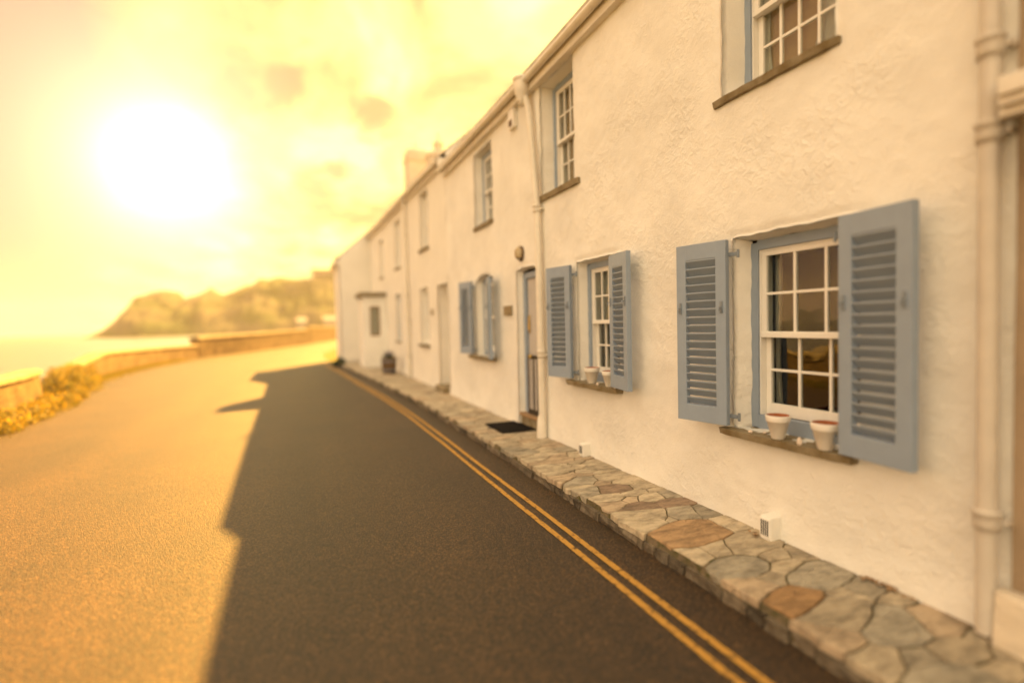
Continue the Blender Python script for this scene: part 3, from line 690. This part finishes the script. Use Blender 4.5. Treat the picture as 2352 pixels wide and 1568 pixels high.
# ================================================================== COTTAGE D and E, F
yD0, yD1 = 10.865, 15.1
Dd = thing('white_cottage', (0, 13, GZ), 'plain white cottage with a deep pale doorway and narrow windows beyond the arched window', 'house')
holes = [dict(y0=10.95, y1=11.85, z0=GZ, z1=2.45, d=.35, splay=.02), dict(y0=12.80, y1=13.72, z0=.98, z1=2.50, d=.16, splay=.03), dict(y0=12.62, y1=13.50, z0=3.50, z1=4.92, d=.16, splay=.03)]
wall_mesh(yD0, yD1, GZ, (5.05, 5.22), holes, .07, 23).build('wall', M['stucco_b'], Dd)
window(Dd, 13.69, 12.83, .99, 2.48, .16, 3, casing='white', sill=(12.70, 13.85, .98, .07, .08), pulled=.3, cw=.05)
window(Dd, 13.47, 12.65, 3.51, 4.90, .16, 3, casing='white', sill=(12.52, 13.62, 3.50, .06, .06), pulled=.3, cw=.05)
dd = MB(); dd.bbox(.36, .41, 10.97, 11.83, .10, 2.44, .006)
for z in (.25, 1.25):
    for yy in (11.05, 11.45): dd.bbox(.348, .362, yy, yy+.32, z, z+.9, .01)
dr = dd.build('door', M['potpaint'], Dd)
kn = MB(); kn.lathe([(0, .05), (.028, .04), (.03, .02), (.012, .012), (.012, 0)], (.36, 11.10, 1.15), 12, ax=(-1, 0, 0)); kn.build('handle', M['brass'], dr)
sp_ = MB(); sp_.bbox(-.12, .4, 10.95, 11.85, GZ-.02, .06, .02); sp_.build('step', M['slate'], Dd)
shell(Dd, yD0, yD1-.002, (5.18, 5.36))
yE0, yE1 = 15.105, 23.75
Ee = thing('white_cottage', (0, 19, GZ), 'long white cottage with the small flat roofed porch and rounded chimney near the far end', 'house')
holes = [dict(y0=16.75, y1=17.55, z0=.98, z1=2.58, d=.14, splay=.03), dict(y0=16.42, y1=17.40, z0=3.42, z1=4.98, d=.14, splay=.03), dict(y0=20.0, y1=20.9, z0=3.42, z1=4.9, d=.14, splay=.03)]
wall_mesh(yE0, yE1, GZ, (5.22, 5.45), holes, .09, 33).build('wall', M['stucco_b'], Ee)
window(Ee, 17.52, 16.78, .99, 2.56, .14, 3, casing='blue', cw=.07, pulled=.3, sill=(16.68, 17.62, .975, .05, .06))
window(Ee, 17.37, 16.45, 3.43, 4.96, .14, 3, casing='white', pulled=.3, sill=(16.35, 17.48, 3.415, .05, .05))
window(Ee, 20.87, 20.03, 3.43, 4.88, .14, 3, casing='white', pulled=.3, sill=(19.95, 20.95, 3.415, .05, .05))
roofE, hzE = shell(Ee, yE0, yE1-.002, (5.34, 5.62))
downpipe(Ee, [(-.10, 15.16, 5.2), (-.075, 15.16, 5.0), (-.075, 15.16, GZ)], .05, [.6, 2.4, 4.2])
pc = MB()      # porch: side walls, front, flat roof
pc.box(-.86, -.62, 19.60, 19.70, GZ-.05, 2.62); pc.box(-.25, .0, 19.60, 19.70, GZ-.05, 2.62); pc.box(-.62, -.25, 19.60, 19.70, GZ-.05, 1.12); pc.box(-.62, -.25, 19.60, 19.70, 2.25, 2.62)
pc.box(-.86, -.76, 19.702, 21.2, GZ-.05, 2.62); pc.box(-.758, .0, 21.1, 21.2, GZ-.05, 2.62)
po = pc.build('porch', M['stucco'], Ee)
pr_ = MB(); pr_.bbox(-.98, .02, 19.50, 21.3, 2.622, 2.78, .015); pr_.build('porch_roof', M['slate'], po)
pw = MB(); pw.bbox(-.62, -.58, 19.63, 19.68, 1.12, 2.25, .004); pw.bbox(-.29, -.25, 19.63, 19.68, 1.12, 2.25, .004); pw.bbox(-.58, -.29, 19.63, 19.68, 1.12, 1.18, .004); pw.bbox(-.58, -.29, 19.63, 19.68, 2.19, 2.25, .004); pw.build('porch_window', M['wood'], po)
pb = MB(); pb.box(-.60, -.27, 19.72, 19.725, 1.14, 2.23); pb.build('painted_pane_light', M['curtain'], po)  # pale sheet added so the pane looks lit from inside
pg = MB(); pg.box(-.58, -.29, 19.655, 19.66, 1.18, 2.19); pg.build('pane', M['glass'], po)
# chimneys
def chimney(par, loc, wx, wy, zb, zt, round_top, pot):
    x, y = loc; bm = bmesh.new(); bmesh.ops.create_cube(bm, size=1)
    for v in bm.verts: v.co = Vector((x+v.co.x*wx, y+v.co.y*wy, (zb+zt)/2+v.co.z*(zt-zb)))
    te = [e_ for e_ in bm.edges if all(v.co.z > zt-.01 for v in e_.verts)]
    bmesh.ops.bevel(bm, geom=te, offset=.26 if round_top else .03, segments=6, affect='EDGES', profile=.5)
    mb_ = MB(); mb_.addbm(bm, False); mb_.bbox(x-wx/2-.05, x+wx/2+.05, y-wy/2-.05, y+wy/2+.05, zt-(.62 if round_top else .16), zt-(.54 if round_top else .06), .01); c_ = mb_.build('chimney', M['weathered'], par)
    p_ = MB(); p_.lathe(pot, (x, y, zt-.02), 18); p_.build('chimney_pot', M['weathered'], c_); return c_
chimney(Ee, (2.0, 22.6), .95, .75, 6.8, 9.38, True, [(.14, 0), (.12, .04), (.05, .12), (.035, .22), (.02, .30), (0, .40)])
chimney(Ee, (2.0, 18.75), .80, .60, 6.6, 7.95, False, [(.20, 0), (.21, .06), (.19, .10), (.185, .36), (.21, .38), (.20, .42), (.10, .48), (.05, .56), (.035, .70), (.015, .84), (0, .88)])
# end house F standing forward
Ff = thing('end_house', (.6, 27, GZ), 'cream end house standing forward of the row at the far corner of the road', 'house')
w_ = wall_mesh(23.8, 27.0, GZ, (4.42, 4.42), [], .12, 43, x=-1.38); w_.build('wall', M['stucco_b'], Ff)
shell(Ff, 23.76, 27.1, (4.50, 4.50), x=-1.38, ridge=2.2, pitch=41.5, gut=True, mt='stucco_b')
# ================================================================== SMALL THINGS
# bulkhead lamp over the door
lp = thing('wall_lamp', (0, 6.81, 2.5), 'small brown bulkhead lamp on the wall above the cottage door', 'lamp')
q = MB(); q.lathe([(0, 0), (.085, 0), (.085, .02), (.07, .03), (.07, .035)], (-.002, 6.83, 2.52), 20, ax=(-1, 0, 0))
q.v = [(v[0], v[1], 2.52+(v[2]-2.52)*1.35) for v in q.v]; q.build('base', M['oak'], lp)
q = MB(); q.lathe([(.062, .02), (.062, .06), (.05, .085), (.02, .10), (0, .102)], (-.002, 6.83, 2.52), 20, ax=(-1, 0, 0))
q.v = [(v[0], v[1], 2.52+(v[2]-2.52)*1.35) for v in q.v]; q.build('lamp_glass', M['lampglass'], lp)
q = MB()
for dz in (-.045, 0, .045): q.tube([(-.035, 6.83-.075, 2.52+dz), (-.09, 6.83-.05, 2.52+dz), (-.115, 6.83, 2.52+dz), (-.09, 6.83+.05, 2.52+dz), (-.035, 6.83+.075, 2.52+dz)], .006, 8)
q.tube([(-.035, 6.83, 2.52+.11), (-.09, 6.83, 2.52+.07), (-.118, 6.83, 2.52), (-.09, 6.83, 2.52-.07), (-.035, 6.83, 2.52-.11)], .006, 8)
q.build('cage', M['brass'], lp)
# name plaque beside the door
pq = MB(); pq.bbox(-.035, .0, 7.24, 7.54, 1.62, 1.77, .006); single(pq, 'name_plaque', M['coping'], (0, 7.4, 1.62), 'small blank pale plaque on the white wall left of the door', 'plaque')
# alarm box
al = thing('alarm_box', (-.0, 6.98, 4.4), 'slim white alarm box under the eaves left of the gutter hopper', 'alarm box')
q = MB(); q.bbox(-.07, .0, 6.88, 7.09, 4.40, 4.70, .012); q.build('case', M['white'], al)
q = MB(); q.bbox(-.078, -.069, 6.93, 7.04, 4.43, 4.52, .003); q.build('lens', M['oak'], al)
# small number plate by window D
pq = MB(); pq.bbox(-.03, 0, 12.28, 12.42, 1.74, 1.88, .006); single(pq, 'number_plate', M['coping'], (0, 12.35, 1.74), 'tiny square plate on the far plain cottage between its window and doorway', 'plaque')
# doormat
mb = MB(); mb.bbox(-.50, .06, 6.52, 7.27, GZ+.004, GZ+.024, .008)
single(mb, 'door_mat', M['matcloth'], (-.2, 6.9, GZ), 'black rubber doormat on the stone pavement before the cottage door', 'doormat')
# low vents at the wall foot
def vent(y, lab, h=.145):
    v = thing('wall_vent', (-.05, y, GZ), lab, 'vent', 'white vents at the foot of the wall')
    q = MB(); q.bbox(-.115, .01, y-.045, y+.045, GZ-.02, GZ+h, .012); q.build('hood', M['stucco'], v)
    g = MB(); g.bbox(-.121, -.113, y-.040, y+.040, GZ+.02, GZ+h-.012, .002); g.build('grille', M['white'], v)
    s = MB()
    for i in range(4): s.box(-.1235, -.1205, y-.030+i*.017, y-.022+i*.017, GZ+.032, GZ+h-.024)
    s.build('slot', M['black'], v)
vent(5.03, 'white slotted vent hood at the wall foot below the smaller shuttered window')
vent(2.52, 'white slotted vent hood at the wall foot beside the large orange flagstone', .165)
# flower pots
def pot(x, y, z, r, h, lab, tilt=(0, 0)):
    p = thing('plant_pot', (x, y, z), lab, 'plant pot', 'white painted pots on the slate sills')
    q = MB(); k = .53; n = 40
    q.lathe([(0, 0), (r*k-.004, 0), (r*k, .004), (r*.885, h*.74), (r*.955, h*.745), (r*.97, h*.76), (r*1.01, h-.006), (r, h), (r-.006, h)], (x, y, z), n)
    o = q.build('outside', M['potpaint'], p)
    q = MB(); q.lathe([(r-.006, h), (r-.012, h-.004), (r*.80, h*.60), (r*.55, .014), (0, .012)], (x, y, z), n); q.build('inside', M['terra'], p)
    q = MB(); q.lathe([(0, h*.58), (r*.5, h*.585), (r*.795, h*.575)], (x, y, z), n); q.build('soil', M['bed'], p)
    p.rotation_euler = (tilt[0], tilt[1], 0)
z1s, z2s = .646, .786
pot(-.035, 2.478, z1s+.002, .079, .165, 'white painted terracotta pot at the left on the larger window sill')
pot(-.035, 2.135, z1s+.002, .083, .172, 'white painted terracotta pot against the near right shutter on the larger sill')
pot(-.025, 4.905, z2s+.002, .090, .180, 'white painted pot standing clear on the smaller window sill')
pot(-.025, 4.55, z2s+.002, .085, .168, 'white painted pot half hidden behind the shutter of the smaller window')
def shell_(x, y, z, s, lab, nm='sea_shell', tall=1.0, mt='shell'):
    q = MB(); prof = []
    for i in range(9):
        t_ = i/8; prof.append((s*sin(pi*min(1, .08+t_*.92))**.7*(1-.35*t_)+.0005, s*1.1*tall*(t_)))
    q.lathe(prof, (x, y, z), 12)
    q.v = [(v[0]+noise.noise(Vector(v)*60)*s*.25, v[1]+noise.noise(Vector(v)*60+Vector((3, 3, 3)))*s*.25, max(z-.001, v[2])) for v in q.v]
    o = single(q, nm, M[mt], (x, y, z), lab, 'sea shell')
    return o
shell_(-.045, 2.70, z1s, .020, 'pale sea shell near the left end of the larger sill')
shell_(.02, 2.63, z1s, .016, 'small sea shell tucked behind the left pot on the larger sill')
shell_(-.075, 2.285, z1s, .020, 'upright cream shell between the two pots on the larger sill', tall=2.6)
shell_(.06, 5.10, z2s, .020, 'pointed white shell beside the clear pot on the smaller sill', tall=2.0)
shell_(-.070, 4.72, z2s, .021, 'round pink shell between the two pots on the smaller sill', tall=1.3)
shell_(-.085, 4.37, z2s, .014, 'tiny pale shell below the near shutter of the smaller window', tall=1.2)

# ---- leaves
def leaves(n, f, size, rs_, up=.3):
    mb_ = MB()
    for i in range(n):
        p = f(rs_); d_ = Vector((rs_.gauss(0, 1), rs_.gauss(0, 1), rs_.gauss(up, 1))).normalized(); s_ = d_.orthogonal().normalized(); s_.rotate(Matrix.Rotation(rs_.uniform(0, 6.28), 3, d_))
        L_ = size*rs_.uniform(.6, 1.3); b2 = d_.cross(s_)
        mb_.add([p-s_*L_*.25, p+b2*L_*.5+d_*L_*.1, p+s_*L_*.25, p-b2*L_*.5], [(0, 1, 2, 3)])
    return mb_
rl = random.Random(5)
# tub planter by the porch
tb = thing('tub_planter', (-.42, 16.75, GZ), 'dark wooden barrel tub with lavender beside the far porch', 'planter')
q = MB(); q.lathe([(0, 0), (.20, 0), (.23, .18), (.245, .34), (.25, .52), (.22, .52), (.21, .46), (0, .46)], (-.42, 16.75, GZ), 24); q.build('tub', M['oak'], tb)
for z in (.10, .40):
    q = MB(); r_ = .222 if z < .2 else .252; q.lathe([(r_, z), (r_+.006, z+.003), (r_+.009, z+.035), (r_, z+.04)], (-.42, 16.75, GZ), 24); q.build('hoop', M['iron'], tb)
leaves(500, lambda r: Vector((-.42+r.gauss(0, .09), 16.75+r.gauss(0, .09), GZ+.5+abs(r.gauss(0, .09)))), .05, rl, .8).build('foliage', M['leafd'], tb)
leaves(250, lambda r: Vector((-.42+r.gauss(0, .09), 16.75+r.gauss(0, .09), GZ+.62+abs(r.gauss(0, .06)))), .035, rl, .8).build('flowers', M['lav'], tb)
# wind-blown leaves caught against the wall
def dry_leaves(x, y, n, sx_, sy_, lab):
    mb_ = MB(); r = rl
    for i in range(n):
        px_, py_ = x+r.gauss(0, sx_), y+r.gauss(0, sy_); a_ = r.uniform(0, 6.28); L_ = r.uniform(.014, .026); t_ = r.uniform(-.4, .9); z_ = GZ+.006+r.uniform(0, .012)
        u = Vector((cos(a_), sin(a_), 0)); v = Vector((-sin(a_), cos(a_), t_)).normalized(); c_ = Vector((px_, py_, z_))
        mb_.add([c_-u*L_, c_-u*L_*.3+v*L_*.5+Vector((0, 0, .004)), c_+u*L_, c_-u*L_*.2-v*L_*.45+Vector((0, 0, .006))], [(0, 1, 2), (0, 2, 3)])
    tag(single(mb_, 'dry_leaves', M['wood'], (x, y, GZ), lab, 'leaves'), kind='stuff')
dry_leaves(-.05, 1.78, 26, .02, .07, 'brown leaves blown against the wall foot near the right downpipe')
dry_leaves(-.14, 2.60, 9, .02, .02, 'few yellow brown leaves beside the nearer wall vent')
# low dark bush at the foot of the end house
def blob(cx_, cy_, cz_, rx, ry, rz):
    def f(r):
        while 1:
            v = Vector((r.uniform(-1, 1), r.uniform(-1, 1), r.uniform(0, 1)))
            L_ = v.length; nn_ = noise.noise(Vector((v.x*2+cx_, v.y*2+cy_, v.z*2)))*.45
            if .45 < L_ < .85+nn_: return Vector((cx_+v.x*rx, cy_+v.y*ry, cz_+v.z*rz))
    return f
single(leaves(1400, blob(-1.55, 22.6, GZ-.1, .34, .6, .42), .055, rl), 'low_bush', M['leafd'], (-1.5, 22.6, GZ), 'low dark green bush at the foot of the forward end house', 'bush')
# step stones on the pavement towards the far doors
# yellow flowering shrubs on the verge
labs = ['yellow flowering shrub nearest the left edge of the photo', 'yellow flowering shrub second from the left edge on the verge', 'tall sunlit shrub rising at the gap between the first two wall stretches', 'small olive shrub just right of the gap in the sea wall', 'loose olive shrub low against the first wall stretch']
spots = [(-8.1, 11.9, .5, 1.5, .40, 400), (-8.35, 14.3, .5, 1.4, .38, 260), (-9.2, 18.0, .7, 1.1, .85, 260), (-9.6, 19.6, .75, 1.1, .85, 300), (-8.65, 16.2, .45, .8, .55, 120)]
for i, (x, y, r_, ry, h_, nf) in enumerate(spots):
    s_ = thing('flowering_shrub', (x, y, GRD), labs[i], 'shrub', 'shrubs along the sea wall')
    leaves(4200, blob(x, y, GRD-.03, r_, ry, h_), .06, rl).build('foliage', M['leaf'], s_)
    leaves(nf*2, blob(x, y, GRD+.03, r_*1.03, ry*1.03, h_*1.03), .05, rl).build('flowers', M['petal'], s_)['kind'] = 'stuff'
    q = MB()
    for k in range(5):
        a_ = rl.uniform(0, 6.28); q.tube([(x, y, GRD-.05), (x+cos(a_)*r_*.3, y+sin(a_)*ry*.3, GRD+h_*.45), (x+cos(a_)*r_*.6, y+sin(a_)*ry*.6, GRD+h_*.7)], [.02, .014, .006], 6)
    q.build('stem', M['oak'], s_)
# verge grass (uncountable)
def vg(r):
    y = r.uniform(4, 30); x = sx(y)+r.uniform(-.1, .75)**1; return Vector((x, y, GRD+.04))
mbg = MB()
for i in range(16000):
    y = rl.uniform(3, 33); e_ = abs(rl.gauss(0, .30)); x = sx(y)+.02+min(e_, .9); h = rl.uniform(.05, .17); a_ = rl.uniform(0, 6.28); w = .008
    mbg.add([(x-w*cos(a_), y-w*sin(a_), GRD-.01), (x+w*cos(a_), y+w*sin(a_), GRD-.01), (x+rl.gauss(0, .04), y+rl.gauss(0, .04), GRD+h)], [(0, 1, 2)])
tag(mbg.build('verge_grass', M['leaf']), 'rough grass growing along the foot of the sea wall', 'grass', kind='stuff')
# sea wall: one low stone wall in four stretches, each with coping
def seawall(ya, yb, h, lab, th=.45):
    y_ = [ya+(yb-ya)*i/40 for i in range(41)]; t = thing('sea_wall', (sx((ya+yb)/2), (ya+yb)/2, GRD), lab, 'wall', 'stretches of the low sea wall')
    mb_ = MB(); vs = []; cv = MB(); cs = []
    for y in y_:
        x = sx(y); hh = h(y) if callable(h) else h
        vs += [(x+fb(y, 0, 2, .03, 2), y, GRD-.05), (x-.03+fb(y, 1, 3, .03, 4), y, GRD+hh*.5), (x-.05, y, GRD+hh-.1), (x-.05-th, y, GRD+hh-.1), (x-.0-th, y, GRD-.9)]
        e_ = fb(y, 3, 3, .03, 6)
        cs += [(x+.01+e_, y, GRD+hh-.10), (x+.0+e_, y, GRD+hh-.02+e_*.4), (x-.12, y, GRD+hh+.03+e_*.5), (x-.4, y, GRD+hh+.02), (x-.56, y, GRD+hh-.02), (x-.56, y, GRD+hh-.10)]
    n = len(y_)
    mb_.add(vs, [(i*5+k, i*5+k+1, (i+1)*5+k+1, (i+1)*5+k) for i in range(n-1) for k in range(4)]+[(0, 1, 2, 3, 4)[::-1], tuple((n-1)*5+k for k in range(5))])
    mb_.build('wall_face', M['wallstone'], t)
    cv.add(cs, [(i*6+k, i*6+(k+1) % 6, (i+1)*6+(k+1) % 6, (i+1)*6+k) for i in range(n-1) for k in range(6)]+[(0, 1, 2, 3, 4, 5)[::-1], tuple((n-1)*6+k for k in range(6))]); cv.build('coping', M['coping'], t)
seawall(6.0, 16.6, .78, 'nearest stretch of low sea wall behind the yellow flowers at the left edge')
seawall(19.4, 35.6, lambda y: (.98-.010*(y-19.4))*(.40+.60*min(1, (y-19.4)/5)), 'long low stretch of sea wall between the gap and the first step up')
seawall(35.75, 56, lambda y: 1.25+.015*(y-35.7), 'higher stretch of sea wall in front of the middle of the headland')
seawall(56.2, 90, 1.78, 'highest far stretch of sea wall running behind the end house')
# ================================================================== HEADLAND
prof = [(-215, -5), (-209, -3.5), (-203, 6), (-194.8, 13), (-188, 24), (-183.4, 33), (-178.7, 45), (-168, 49.5), (-155, 53), (-148, 49), (-141.8, 39.5), (-133, 40), (-117.5, 46.8), (-109.4, 53.3), (-101, 50), (-93.2, 46.9), (-84, 50), (-72.6, 56.2), (-29.9, 65.5), (-11.6, 66.5), (14.6, 70), (43.8, 75), (120, 92), (200, 110), (330, 118), (480, 110)]
hd = MB(); xs = [-216+i*3.2 for i in range(219)]; T = [i/22 for i in range(23)]; vs = []
for x in xs:
    H = interp(prof, x)
    for t_ in T:
        # t 0..0.6 seaward/front slope, crest, then falls behind
        y = 610+t_*300; f = min(1, (t_/.42))**.75 if t_ < .42 else max(0, 1-((t_-.42)/.58)**2*.55)
        z = -6+(H+6)*f
        a_ = .5 if t_ < .05 else 1
        z += (noise.noise(Vector((x*.03, y*.03, 1)))*7+noise.noise(Vector((x*.09, y*.09, 4)))*4+abs(noise.noise(Vector((x*.22, y*.22, 9))))*3.5)*a_*min(1, max(0, H+5)/25)*(0.25 if abs(t_-.42) < .03 else 1)
        yy = y+noise.noise(Vector((x*.02, t_*4, 7)))*16*(1-t_)
        vs.append((x, yy, z))
nT = len(T); hd.add(vs, [(i*nT+k, (i+1)*nT+k, (i+1)*nT+k+1, i*nT+k+1) for i in range(len(xs)-1) for k in range(nT-1)], None, False)
hd.build('headland', M['headland'])['kind'] = 'structure'
hh = thing('clifftop_building', (30, 735, 66), 'pale blocky building on the skyline of the far headland', 'building')
q = MB(); q.box(15, 44, 726, 744, 60, 80); q.build('wall', M['pale'], hh)
q = MB(); q.add([(13, 724, 80), (46, 724, 80), (46, 746, 80), (13, 746, 80), (19, 735, 84), (40, 735, 84)], [(0, 1, 5, 4), (1, 2, 5), (2, 3, 4, 5), (3, 0, 4), (0, 3, 2, 1)]); q.build('roof', M['roof'], hh)
for i in range(5): q = MB(); q.box(17+i*5.4, 20+i*5.4, 725.85, 726.05, 70, 74); q.build('window', M['room'], hh)
for (x, y, z, w, lab) in ((22, 622, 3, 15, 'pale shore house at the foot of the headland just left of the end house'), (-6, 628, 2, 10, 'smaller pale shore house at the foot of the headland')):
    hs = thing('shore_house', (x, y, z), lab, 'house')
    q = MB(); q.box(x, x+w, y-16, y-6, z-8, z+7); q.build('wall', M['pale'], hs)
    q = MB(); q.add([(x-.5, y-16.5, z+7), (x+w+.5, y-16.5, z+7), (x+w+.5, y-5.5, z+7), (x-.5, y-5.5, z+7), (x-.5, y-11, z+11), (x+w+.5, y-11, z+11)], [(0, 1, 5, 4), (2, 3, 4, 5), (3, 0, 4), (1, 2, 5), (0, 3, 2, 1)]); q.build('roof', M['roof'], hs)
# ================================================================== HAZE
hz_m = bpy.data.materials.new('haze'); hz_m.use_nodes = True; t = hz_m.node_tree; t.nodes.clear()
pv = t.nodes.new('ShaderNodeVolumePrincipled'); pv.inputs['Color'].default_value = (1, .90, .86, 1); pv.inputs['Density'].default_value = .00015; pv.inputs['Anisotropy'].default_value = .25
oo = t.nodes.new('ShaderNodeOutputMaterial'); t.links.new(pv.outputs[0], oo.inputs['Volume'])
hb = MB(); hb.box(-3100, 3100, -3100, 3100, -7, 140)
o = hb.build('haze', hz_m); tag(o, 'warm sea haze filling the air over the bay', 'haze', kind='stuff')
